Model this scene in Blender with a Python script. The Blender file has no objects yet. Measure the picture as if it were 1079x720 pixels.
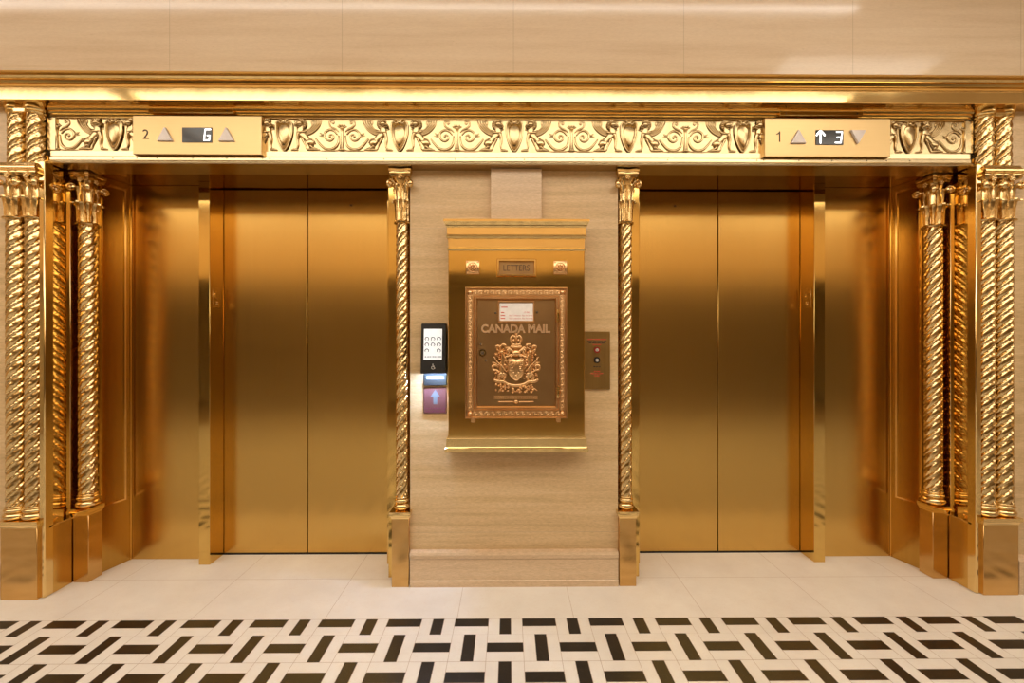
import bpy, bmesh, math, random
from math import sin, cos, pi, tan, atan2, sqrt
from mathutils import Vector, Matrix

random.seed(7)
SC = bpy.context.scene
COL = SC.collection

# ------------------------------------------------------------------ materials
def new_mat(name):
    m = bpy.data.materials.new(name); m.use_nodes = True
    nt = m.node_tree
    return m, nt, nt.nodes['Principled BSDF']

def coords(nt, scale=(1, 1, 1)):
    tc = nt.nodes.new('ShaderNodeNewGeometry')
    mp = nt.nodes.new('ShaderNodeMapping'); mp.inputs['Scale'].default_value = scale
    nt.links.new(tc.outputs['Position'], mp.inputs['Vector'])
    return mp.outputs['Vector']

def noise(nt, vec, scale, detail=4, rough=.55):
    n = nt.nodes.new('ShaderNodeTexNoise')
    n.inputs['Scale'].default_value = scale; n.inputs['Detail'].default_value = detail
    n.inputs['Roughness'].default_value = rough
    nt.links.new(vec, n.inputs['Vector'])
    return n.outputs['Fac']

def ramp(nt, fac, stops):
    r = nt.nodes.new('ShaderNodeValToRGB')
    el = r.color_ramp.elements
    while len(el) < len(stops): el.new(.5)
    for e, (p, c) in zip(el, stops):
        e.position = p; e.color = (c[0], c[1], c[2], 1)
    nt.links.new(fac, r.inputs['Fac'])
    return r.outputs['Color']

def math_node(nt, op, a, b=None, c=None):
    n = nt.nodes.new('ShaderNodeMath'); n.operation = op
    for i, v in enumerate((a, b, c)):
        if v is None: continue
        if isinstance(v, (int, float)): n.inputs[i].default_value = v
        else: nt.links.new(v, n.inputs[i])
    return n.outputs[0]

def mix_rgb(nt, fac, a, b, mode='MIX'):
    n = nt.nodes.new('ShaderNodeMix'); n.data_type = 'RGBA'; n.blend_type = mode
    for s, v in ((n.inputs[0], fac), (n.inputs[6], a), (n.inputs[7], b)):
        if isinstance(v, (int, float)): s.default_value = v
        elif isinstance(v, tuple): s.default_value = (*v, 1)
        else: nt.links.new(v, s)
    return n.outputs[2]

def bump(nt, bs, h, strength, dist=.002):
    b = nt.nodes.new('ShaderNodeBump'); b.inputs['Strength'].default_value = strength
    b.inputs['Distance'].default_value = dist
    nt.links.new(h, b.inputs['Height']); nt.links.new(b.outputs['Normal'], bs.inputs['Normal'])

def metal(name, c0, c1, rough, stretch=(1, 1, 1), nscale=6, bstr=0, bscale=None, bdist=.001, rvar=.06):
    m, nt, bs = new_mat(name)
    v = coords(nt, stretch)
    f = noise(nt, v, nscale, 5)
    nt.links.new(ramp(nt, f, [(.3, c0), (.7, c1)]), bs.inputs['Base Color'])
    bs.inputs['Metallic'].default_value = 1
    rr = nt.nodes.new('ShaderNodeMapRange')
    rr.inputs['To Min'].default_value = max(.02, rough - rvar); rr.inputs['To Max'].default_value = rough + rvar
    nt.links.new(f, rr.inputs['Value']); nt.links.new(rr.outputs[0], bs.inputs['Roughness'])
    if bstr:
        bump(nt, bs, noise(nt, coords(nt, bscale), 1, 3), bstr, bdist)
    return m

M = {}
M['polished'] = metal('polished_brass', (.80, .575, .245), (.87, .64, .29), .10, nscale=5, bstr=.08, bscale=(9, 9, 5), bdist=.004, rvar=.04)
M['mirror'] = metal('mirror_brass', (.70, .46, .135), (.77, .51, .16), .09, nscale=4, bstr=.10, bscale=(7, 7, 4), bdist=.004, rvar=.03)
M['satin'] = metal('satin_brass', (.69, .435, .125), (.71, .45, .13), .205, stretch=(30, 30, .6), nscale=3, bstr=.035, bscale=(420, 420, 2), bdist=.0006, rvar=.015)
M['soffit'] = metal('shaded_soffit_brass', (.46, .27, .065), (.52, .31, .08), .10, nscale=3, rvar=.02)  # mirror brass darkened: the recess's dim reflections are put into the colour
M['jamb'] = metal('shaded_jamb_brass', (.50, .29, .065), (.54, .32, .075), .20, stretch=(20, 20, .6), nscale=3, rvar=.02)  # satin brass darkened: dark reflections are put into the base colour
M['plate'] = metal('brushed_plate', (.58, .40, .18), (.61, .425, .20), .36, stretch=(1, 1, 60), nscale=6, bstr=.08, bscale=(3, 3, 500), bdist=.0005, rvar=.04)
M['cast'] = metal('cast_brass', (.72, .51, .225), (.86, .645, .325), .17, nscale=40, bstr=.25, bscale=(160, 160, 160), bdist=.0012, rvar=.07)
M['cast_leaf'] = metal('cast_leaf_brass', (.72, .50, .21), (.90, .68, .34), .20, nscale=40, bstr=.35, bscale=(130, 130, 60), bdist=.003, rvar=.07)
M['lintel'] = metal('lintel_brass', (.58, .45, .25), (.64, .50, .29), .22, nscale=8, rvar=.03)
M['frieze'] = metal('frieze_brass', (.47, .335, .16), (.55, .41, .215), .20, nscale=30, bstr=.12, bscale=(140, 140, 140), bdist=.001, rvar=.06)
M['bronze'] = metal('red_bronze', (.72, .43, .19), (.86, .55, .27), .30, nscale=9, bstr=.08, bscale=(120, 120, 120), bdist=.0008, rvar=.06)
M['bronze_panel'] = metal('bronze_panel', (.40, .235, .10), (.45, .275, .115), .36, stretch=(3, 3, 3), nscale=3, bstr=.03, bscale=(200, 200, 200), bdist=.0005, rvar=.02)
M['bronze_high'] = metal('bright_bronze', (.93, .66, .38), (.97, .72, .44), .48, nscale=9)
M['callplate'] = metal('dark_bronze_plate', (.36, .22, .07), (.42, .26, .085), .38, stretch=(60, 60, 1), nscale=3)

def plain(name, c, rough=.5, metallic=0, emit=None, es=0, spec=None, vary=.06, nscale=40):
    m, nt, bs = new_mat(name)
    f = noise(nt, coords(nt), nscale, 3)
    lo = tuple(x * (1 - vary) for x in c); hi = tuple(min(1, x * (1 + vary)) for x in c)
    nt.links.new(ramp(nt, f, [(.3, lo), (.7, hi)]), bs.inputs['Base Color'])
    bs.inputs['Roughness'].default_value = rough; bs.inputs['Metallic'].default_value = metallic
    if emit:
        bs.inputs['Emission Color'].default_value = (*emit, 1); bs.inputs['Emission Strength'].default_value = es
    return m

def stone(name, lo, mid, hi, rough, xj=None, zj=None, jc=(.42, .30, .19), veins=(.55, .55, 13), pits=True, grain=1.0):
    """horizontally veined travertine with thin slab joints"""
    m, nt, bs = new_mat(name)
    v = coords(nt, veins)
    f = noise(nt, v, 1.9, 8, .62)
    col = ramp(nt, f, [(.22, lo), (.5, mid), (.78, hi)])
    f2 = noise(nt, coords(nt, (6, 6, 95)), 2.2, 5, .7)
    col = mix_rgb(nt, math_node(nt, 'MULTIPLY', f2, .30), col, lo)
    f4 = noise(nt, coords(nt, (9, 9, 60)), 5.0, 4, .75)
    col = mix_rgb(nt, grain, col, ramp(nt, f4, [(.30, (.80, .77, .72)), (.62, (1.06, 1.06, 1.06))]), 'MULTIPLY')
    if pits:
        f3 = noise(nt, coords(nt, (40, 40, 170)), 1.0, 3, .6)
        pit = math_node(nt, 'GREATER_THAN', f3, .69)
        col = mix_rgb(nt, math_node(nt, 'MULTIPLY', pit, .35), col, jc)
    sep = nt.nodes.new('ShaderNodeSeparateXYZ'); nt.links.new(coords(nt), sep.inputs[0])
    def line(sock, period, offset, w=.0016):
        a = math_node(nt, 'SUBTRACT', sock, offset - period / 2)
        a = math_node(nt, 'PINGPONG', math_node(nt, 'ADD', a, 100 * period), period / 2)
        return math_node(nt, 'GREATER_THAN', a, period / 2 - w)
    for sock, j in ((sep.outputs['X'], xj), (sep.outputs['Z'], zj)):
        if j:
            col = mix_rgb(nt, math_node(nt, 'MULTIPLY', line(sock, *j), .45), col, jc)
    nt.links.new(col, bs.inputs['Base Color'])
    bs.inputs['Roughness'].default_value = rough
    return m

TR = ((.50, .33, .155), (.69, .48, .25), (.80, .60, .35))
M['travertine'] = stone('travertine', *TR, .40, None, (.796, 1.862))
M['travertine_end'] = stone('travertine_end', *TR, .35, None, (.796, 1.862))
M['travertine_high'] = stone('travertine_polished', (.67, .50, .325), (.77, .61, .425), (.83, .69, .51), .13, (.86, -.005), None, veins=(.45, .45, 8), grain=.35)
M['travertine_trim'] = stone('travertine_trim', (.58, .40, .235), (.69, .50, .31), (.77, .59, .40), .30, None, None)
M['ceiling'] = plain('cream_plaster', (.80, .72, .60), .8)
M['rearstone'] = stone('rear_stone', *TR, .4, (1.2, .3), (.8, .2))
M['dark'] = plain('dark_room', (.56, .49, .36), .7)
M['darkfloor'] = plain('dark_room_floor', (.30, .20, .10), .35)

def marble(name, lo, hi, rough, veinc, vs):
    m, nt, bs = new_mat(name)
    f = noise(nt, coords(nt), 3.5, 7, .65)
    col = ramp(nt, f, [(.3, lo), (.7, hi)])
    f2 = noise(nt, coords(nt, (1, 1.6, 1)), 7, 8, .7)
    d = math_node(nt, 'ABSOLUTE', math_node(nt, 'SUBTRACT', f2, .5))
    vein = math_node(nt, 'LESS_THAN', d, vs)
    col = mix_rgb(nt, math_node(nt, 'MULTIPLY', vein, .22), col, veinc)
    nt.links.new(col, bs.inputs['Base Color'])
    bs.inputs['Roughness'].default_value = rough
    return m
M['white_marble'] = marble('cream_marble', (.74, .68, .60), (.83, .78, .70), .30, (.62, .47, .32), .004)
M['black_marble'] = marble('black_marble', (.004, .0035, .003), (.010, .008, .007), .34, (.16, .14, .12), .0022)
M['grout'] = plain('grout', (.50, .38, .27), .8)
M['black'] = plain('black_plastic', (.010, .009, .008), .45)
M['blackline'] = plain('black_gap', (.012, .008, .004), .8)
M['glossblack'] = plain('black_display', (.045, .042, .040), .12)
M['whiteglow'] = plain('lit_segment', (.9, .9, .9), .5, emit=(1, .98, .95), es=2.2)
M['screen'] = plain('lit_screen', (.85, .87, .9), .3, emit=(.93, .96, 1), es=.30)
M['screenline'] = plain('screen_ink', (.10, .11, .13), .4)
M['arrowwhite'] = plain('white_arrow_lens', (.80, .71, .65), .4)
M['paper'] = plain('white_card', (.86, .80, .74), .6)
M['redink'] = plain('red_ink', (.60, .07, .03), .6)
M['darkink'] = plain('dark_ink', (.05, .03, .02), .6)
M['signred'] = plain('mauve_sign', (.14, .05, .045), .35)
M['signarrow'] = plain('grey_arrow', (.13, .145, .16), .4)
M['signink'] = plain('sign_ink', (.16, .035, .06), .5)
M['chrome'] = plain('chrome', (.78, .76, .72), .42, 1)
M['led'] = plain('cold_led', (.9, .95, 1), .4, emit=(.42, .62, 1), es=330)
M['redring'] = plain('red_ring', (.35, .03, .015), .35)
M['engraved'] = plain('engraved_dark', (.10, .06, .025), .6)

def lamp_mat(name, c, s):
    m, nt, bs = new_mat(name)
    f = noise(nt, coords(nt), 3, 2)
    nt.links.new(ramp(nt, f, [(.2, (.8, .8, .8)), (.8, (.85, .85, .85))]), bs.inputs['Base Color'])
    bs.inputs['Emission Color'].default_value = (*c, 1); bs.inputs['Emission Strength'].default_value = s
    return m
M['lamp'] = lamp_mat('ceiling_diffuser', (1, .935, .835), 2.4)
M['strip'] = lamp_mat('strip_diffuser', (1, .95, .90), 6)

# ------------------------------------------------------------------ helpers
def pw(x, e): return abs(x) ** e * (1 if x >= 0 else -1)
class B:
    ce = 1.0; se = 1.0; hs = 1.0
    """collects geometry in world (or local) coordinates; build() links it as one object"""
    def __init__(s): s.bm = bmesh.new()
    def quad(s, pts, mi=0):
        f = s.bm.faces.new([s.bm.verts.new(p) for p in pts]); f.material_index = mi; return f
    def box(s, x0, x1, y0, y1, z0, z1, bev=0, seg=1, mi=0):
        if x0 > x1: x0, x1 = x1, x0
        t = bmesh.new()
        bmesh.ops.create_cube(t, size=1)
        for v in t.verts:
            v.co = ((x0 + x1) / 2 + v.co.x * (x1 - x0), (y0 + y1) / 2 + v.co.y * (y1 - y0), (z0 + z1) / 2 + v.co.z * (z1 - z0))
        if bev: bmesh.ops.bevel(t, geom=list(t.edges), offset=bev, segments=seg, profile=.5, affect='EDGES')
        for f in t.faces: f.material_index = mi
        s.join(t); return s
    def join(s, t, mat=None):
        me = bpy.data.meshes.new('tmp'); t.to_mesh(me); t.free()
        if mat is not None: me.transform(mat)
        s.bm.from_mesh(me); bpy.data.meshes.remove(me); return s
    def add_mesh(s, me, mat=None):
        me = me.copy()
        if mat is not None: me.transform(mat)
        s.bm.from_mesh(me); bpy.data.meshes.remove(me); return s
    def rings(s, rs, closed=True, cap=True):
        """skin a list of equal-length rings of points"""
        vv = [[s.bm.verts.new(p) for p in r] for r in rs]
        n = len(vv[0]); rng = n if closed else n - 1
        for a, b in zip(vv, vv[1:]):
            for i in range(rng):
                j = (i + 1) % n
                s.bm.faces.new((a[i], a[j], b[j], b[i]))
        if cap and closed:
            s.bm.faces.new(list(reversed(vv[0]))); s.bm.faces.new(vv[-1])
        return s
    def lathe(s, prof, cx=0, cy=0, n=32, cap=True):
        return s.rings([[(cx + r * cos(2 * pi * k / n), cy + r * sin(2 * pi * k / n), z) for k in range(n)] for r, z in prof], cap=cap)
    def rect_stack(s, x0, x1, y0, y1, prof):
        """rectangular sections: prof = (outset, z); grows in +-x and toward -y only"""
        return s.rings([[(x0 - o, y0 - o, z), (x1 + o, y0 - o, z), (x1 + o, y1, z), (x0 - o, y1, z)] for o, z in prof])
    def extrude_x(s, prof, x0, x1):
        return s.rings([[(x, y, z) for y, z in prof] for x in (x0, x1)])
    def tube(s, pts, r, n=8):
        pts = [Vector(p) for p in pts]; rs = []
        for i, p in enumerate(pts):
            t = (pts[min(i + 1, len(pts) - 1)] - pts[max(i - 1, 0)]).normalized()
            a = t.orthogonal().normalized() if abs(t.z) > .95 else t.cross(Vector((0, 0, 1))).normalized()
            b = t.cross(a); rr = r[i] if isinstance(r, (list, tuple)) else r
            rs.append([p + a * rr * cos(2 * pi * k / n) + b * rr * sin(2 * pi * k / n) for k in range(n)])
        return s.rings(rs)
    # relief on a vertical face looking toward -Y : local (u right, v up, w out)
    def frame(s, o, sc=1.0, flip=1): s.o, s.s, s.fl = o, sc, flip; return s
    def P(s, u, v, w): return (s.o[0] + u * s.s * s.fl, s.o[1] - w * s.s, s.o[2] + v * s.s)
    def stroke(s, pts, rad, h=.9, k=6, sub=4, w0=0.0):
        n = len(pts)
        if not isinstance(rad, (list, tuple)): rad = [rad] * n
        P = [(p[0], p[1], rad[i]) for i, p in enumerate(pts)]
        if n > 2 and sub > 1:
            out = []
            for i in range(n - 1):
                p0, p1, p2, p3 = P[max(i - 1, 0)], P[i], P[i + 1], P[min(i + 2, n - 1)]
                for j in range(sub):
                    t = j / sub
                    out.append(tuple(.5 * ((2 * b) + (c - a) * t + (2 * a - 5 * b + 4 * c - d) * t * t + (3 * b - a - 3 * c + d) * t ** 3)
                                     for a, b, c, d in zip(p0, p1, p2, p3)))
            out.append(P[-1]); P = out
        # rounded ends
        def ext(a, b):
            dx, dy = a[0] - b[0], a[1] - b[1]; L = sqrt(dx * dx + dy * dy) or 1
            return [(a[0] + dx / L * a[2] * f, a[1] + dy / L * a[2] * f, a[2] * g) for f, g in ((.6, .75), (.92, .3))]
        P = list(reversed(ext(P[0], P[1]))) + P + ext(P[-1], P[-2])
        rs = []
        for i, p in enumerate(P):
            a, b = P[max(i - 1, 0)], P[min(i + 1, len(P) - 1)]
            tx, ty = b[0] - a[0], b[1] - a[1]; L = sqrt(tx * tx + ty * ty) or 1
            nx, ny = -ty / L, tx / L
            rs.append([s.P(p[0] + nx * p[2] * pw(cos(pi * q / k), s.ce), p[1] + ny * p[2] * pw(cos(pi * q / k), s.ce), w0 + s.hs * h * p[2] * pw(sin(pi * q / k), s.se)) for q in range(k + 1)])
        s.rings(rs, closed=False); return s
    def blob(s, u, v, ru, rv, h, ang=0, n=14, m=5, w0=0.0):
        rs = []
        for j in range(m + 1):
            a = pi / 2 * j / m
            ring = []
            for q in range(n):
                t = 2 * pi * q / n
                x, y = ru * max(cos(a), .02) ** s.ce * cos(t), rv * max(cos(a), .02) ** s.ce * sin(t)
                ring.append(s.P(u + x * cos(ang) - y * sin(ang), v + x * sin(ang) + y * cos(ang), w0 + s.hs * h * pw(sin(a), s.se)))
            rs.append(ring)
        vv = [[s.bm.verts.new(p) for p in r] for r in rs]
        for a, b in zip(vv, vv[1:]):
            for i in range(n): s.bm.faces.new((a[i], a[(i + 1) % n], b[(i + 1) % n], b[i]))
        s.bm.faces.new(vv[-1]); return s
    def slab(s, outline, w0, w1, inset=0.0, dome=0.0):
        """plate with an inset (chamfered) front"""
        n = len(outline); cu = sum(p[0] for p in outline) / n; cv = sum(p[1] for p in outline) / n
        def sc(f, w): return [s.P(cu + (p[0] - cu) * f, cv + (p[1] - cv) * f, w) for p in outline]
        rs = [sc(1, w0), sc(1, w1 - inset * .5), sc(1 - inset * 2, w1)]
        if dome: rs += [sc(.7, w1 + dome * .45), sc(.4, w1 + dome * .8), sc(.12, w1 + dome)]
        return s.rings(rs)
    def clip(s, x_lo=None, x_hi=None):
        for x, nrm in ((x_lo, -1), (x_hi, 1)):
            if x is None: continue
            bmesh.ops.bisect_plane(s.bm, geom=list(s.bm.verts) + list(s.bm.edges) + list(s.bm.faces), plane_co=(x, 0, 0), plane_no=(nrm, 0, 0), clear_outer=True)
        return s
    def build(s, name, mat, parent=None, smooth=True, recalc=True, angle=38, raw=False):
        if recalc: bmesh.ops.recalc_face_normals(s.bm, faces=list(s.bm.faces))
        me = bpy.data.meshes.new(name)
        if parent is not None and not raw:
            o = Vector(); p = parent
            while p is not None: o += p.location; p = p.parent
            bmesh.ops.translate(s.bm, vec=-o, verts=list(s.bm.verts))
        s.bm.to_mesh(me); s.bm.free()
        for m in (mat if isinstance(mat, (list, tuple)) else [mat]): me.materials.append(M[m] if isinstance(m, str) else m)
        if smooth:
            me.polygons.foreach_set('use_smooth', [True] * len(me.polygons))
            me.set_sharp_from_angle(angle=math.radians(angle))
        ob = bpy.data.objects.new(name, me); COL.objects.link(ob)
        if parent is not None: ob.parent = parent
        return ob

def tag(o, label=None, cat=None, group=None, kind=None):
    if label: o['label'] = label
    if cat: o['category'] = cat
    if group: o['group'] = group
    if kind: o['kind'] = kind
    return o
def thing(name, label, cat, loc=(0, 0, 0), group=None):
    o = bpy.data.objects.new(name, None); COL.objects.link(o); o.location = loc; o.empty_display_size = .1
    return tag(o, label, cat, group)
def struct(b, name, mat, **k):
    o = b.build(name, mat, **k); o['kind'] = 'structure'; return o
def dup(o, parent=None):
    c = o.copy(); COL.objects.link(c)
    if parent is not None: c.parent = parent
    for ch in [x for x in bpy.data.objects if x.parent is o]: dup(ch, c)
    return c

def text_mesh(txt, size, extrude=.001, bevel=0, offset=0, spacing=1.0, fill='BOTH'):
    cu = bpy.data.curves.new('t', 'FONT'); cu.body = txt; cu.size = size; cu.extrude = extrude
    cu.bevel_depth = bevel; cu.offset = offset; cu.align_x = 'CENTER'; cu.align_y = 'CENTER'; cu.space_character = spacing
    cu.resolution_u = 4; cu.fill_mode = fill
    cu.bevel_resolution = 1
    ob = bpy.data.objects.new('t', cu); COL.objects.link(ob)
    dg = bpy.context.evaluated_depsgraph_get(); dg.update()
    me = bpy.data.meshes.new_from_object(ob.evaluated_get(dg))
    bpy.data.objects.remove(ob); bpy.data.curves.remove(cu)
    return me
def face_text(b, txt, x, y, z, w=None, h=None, extrude=.001, **k):
    """lettering standing on a face that looks toward -Y"""
    me = text_mesh(txt, 1.0, 0.0, **k)
    xs = [v.co.x for v in me.vertices]; ys = [v.co.y for v in me.vertices]
    cx, cy = (min(xs) + max(xs)) / 2, (min(ys) + max(ys)) / 2
    sy = h / (max(ys) - min(ys)) if h else w / (max(xs) - min(xs))
    sx = w / (max(xs) - min(xs)) if w else sy
    me.transform(Matrix.Translation((-cx, -cy, 0)))
    for v in me.vertices: v.co = (v.co.x * sx, v.co.y * sy, v.co.z)
    t = bmesh.new(); t.from_mesh(me); bpy.data.meshes.remove(me)
    r = bmesh.ops.extrude_face_region(t, geom=list(t.faces))
    bmesh.ops.translate(t, vec=(0, 0, extrude), verts=[g for g in r['geom'] if isinstance(g, bmesh.types.BMVert)])
    b.join(t, Matrix.Translation((x, y, z)) @ Matrix.Rotation(pi / 2, 4, 'X'))
    return b

# ------------------------------------------------------------------ camera
cam = bpy.data.cameras.new('camera'); cam.sensor_width = 36; cam.lens = 450 / 1079 * 36
cam.clip_start = .02
co = bpy.data.objects.new('camera', cam); COL.objects.link(co)
co.location = (-.03, 0, 1.27); co.rotation_euler = (pi / 2, 0, -math.radians(.47))
SC.camera = co

# ------------------------------------------------------------------ key dimensions (metres)
SOF = 2.165          # underside of the brass lintel
SOF_IN = 2.180       # underside of the recess ceiling
Y_WALL = 2.24        # centre travertine
Y_FRIEZE = 2.175
Y_DOOR = 2.56
Y_END = 2.15         # travertine left and right of the frame, and above the cornice
CEIL = 3.30

# ------------------------------------------------------------------ floor
fl = B()
fl.box(-7, 7, -1.6, 2.75, -.06, -.0012, mi=2)
G = .0009
def tile(x0, x1, y0, y1, mi):
    fl.quad([(x0 + G, y0 + G, 0), (x1 - G, y0 + G, 0), (x1 - G, y1 - G, 0), (x0 + G, y1 - G, 0)], mi)
XJ = [-6.9, -6.3, -5.7, -5.1, -4.5, -3.9, -3.3, -2.69, -2.085, -1.48, -.87, -.265, .27, .883, 1.475, 2.08, 2.69, 3.3, 3.9, 4.5, 5.1, 5.7, 6.3, 6.9]
for a, b in zip(XJ, XJ[1:]):
    tile(a, b, 1.957, 2.29, 0); tile(a, b, 2.29, 2.62, 0)
MW, MD = .152, .158
y1 = 1.957
rows = [(1.957, 2)] + [(1.853 - i * MD, 3) for i in range(22)]
for ri, (yt, n) in enumerate(rows):
    pd = MD / 3
    for k in range(-46, 46):
        xc = .108 + k * MW; x0, x1 = xc - MW / 2, xc + MW / 2
        if (k + ri) % 2 == 0:                       # planks lying across
            seq = [1, 0] if n == 2 else [0, 1, 0]
            for j, c in enumerate(seq): tile(x0, x1, yt - (j + 1) * pd, yt - j * pd, c)
        else:                                       # planks running away from the camera
            for j, c in enumerate([0, 1, 0]): tile(x0 + j * MW / 3, x0 + (j + 1) * MW / 3, yt - n * pd, yt, c)
struct(fl, 'floor', ['white_marble', 'black_marble', 'grout'], smooth=False, recalc=False)

# ------------------------------------------------------------------ room shell
b = B(); b.box(-7, 7, -1.75, 2.75, CEIL, CEIL + .1); struct(b, 'ceiling', 'ceiling', smooth=False)
b = B(); b.box(-.545, .545, Y_WALL, Y_WALL + .3, 0, SOF + .02); struct(b, 'wall_center', 'travertine', smooth=False)
b = B(); b.box(-7, 7, Y_END, Y_END + .12, 2.45, CEIL); struct(b, 'wall_upper', 'travertine_high', smooth=False)
for s, nm in ((-1, 'left'), (1, 'right')):
    b = B(); b.box(s * 2.53, s * 7, Y_END, Y_END + .12, 0, 2.45); struct(b, 'wall_' + nm, 'travertine_end', smooth=False)
    b = B(); b.extrude_x([(Y_END, 0), (Y_END - .03, 0), (Y_END - .03, .165), (Y_END - .02, .180), (Y_END, .187)], s * 2.532, s * 7)
    struct(b, 'baseboard_' + nm, 'travertine_trim', smooth=False)
    b = B(); b.box(s * 7, s * 7.1, -1.75, 2.75, 0, CEIL); struct(b, 'wall_far_' + nm, 'rearstone', smooth=False)
b = B(); b.box(-7, -6.6, -1.75, -1.6, 0, CEIL); b.box(6.6, 7, -1.75, -1.6, 0, CEIL); b.box(-6.6, 6.6, -1.75, -1.6, 2.22, CEIL)
struct(b, 'wall_rear', 'rearstone', smooth=False)
# the dark lobby seen only as a reflection in the brass
b = B()
b.box(-6.7, 6.7, -4.6, -4.5, 0, 2.4); b.box(-6.8, -6.7, -4.6, -1.75, 0, 2.4); b.box(6.7, 6.8, -4.6, -1.75, 0, 2.4); b.box(-6.8, 6.8, -4.6, -1.75, 2.4, 2.5)
struct(b, 'wall_lobby', 'dark', smooth=False)
b = B(); b.box(-6.8, 6.8, -4.6, -1.6, -.06, 0); struct(b, 'floor_lobby', 'darkfloor', smooth=False)

# centre baseboard
b = B()
prof = [(Y_WALL, 0), (2.208, 0), (2.208, .030), (2.212, .034), (2.212, .140), (2.206, .148), (2.204, .166), (2.210, .178), (Y_WALL, .181)]
b.extrude_x(prof, -.540, .540); struct(b, 'baseboard_center', 'travertine_trim', angle=25)
# stone chase over the mailbox
b = B(); b.box(-.122, .142, 2.203, Y_WALL + .01, 1.80, SOF - .001, .002); struct(b, 'trim_1', 'travertine_trim', smooth=False)

# ------------------------------------------------------------------ cornice and lintel
c = B()
prof = [(2.30, 2.44), (2.150, 2.44), (2.084, 2.44), (2.0835, 2.4425), (2.086, 2.444), (2.086, 2.500), (2.078, 2.503), (2.076, 2.510), (2.080, 2.513),
        (2.070, 2.516), (2.066, 2.524), (2.070, 2.528), (2.072, 2.531), (2.060, 2.533), (2.052, 2.540), (2.053, 2.546), (2.042, 2.548), (2.040, 2.554), (2.044, 2.557), (2.30, 2.559)]
c.extrude_x(prof, -7, 7); struct(c, 'trim_2', 'polished', angle=12)
c = B()
prof = [(2.30, 2.400), (Y_FRIEZE, 2.400), (2.166, 2.403), (2.164, 2.409), (2.168, 2.413), (2.160, 2.416), (2.157, 2.422), (2.160, 2.426), (2.152, 2.429), (2.149, 2.436), (2.15, 2.44), (2.30, 2.44)]
c.extrude_x(prof, -2.335, 2.335); struct(c, 'trim_3', 'polished', angle=12)
# lintel band under the frieze with a bright lower nosing
c = B()
prof = [(2.30, 2.234), (Y_FRIEZE, 2.234), (2.168, 2.230), (2.168, 2.205), (2.171, 2.203), (2.165, 2.200), (2.164, 2.184), (2.168, 2.181), (2.158, 2.178), (2.155, 2.170), (2.159, SOF), (2.30, SOF)]
c.extrude_x(prof, -2.335, 2.335)
lint = struct(c, 'trim_4', 'lintel', angle=12)
for px in (-2.02, -1.90, -1.80, -1.62, -1.45, -1.27, -1.235, -.95, -.66, -.30, .05, .40, .78, 1.235, 1.27, 1.45, 1.62, 1.80, 1.90, 2.02):
    q = B().frame((px, 2.1645, 2.193)); q.blob(0, 0, .0035, .0035, .0015, n=8, m=2); q.build('screw', 'engraved', lint)
# recess ceiling (mirror brass, shade put into its colour)
for s in (-1, 1):
    c = B(); c.box(s * .545, s * 2.362, 2.16 + .02, 2.66, SOF_IN, SOF_IN + .03); struct(c, 'trim_5' if s < 0 else 'trim_6', 'soffit', smooth=False)

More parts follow.
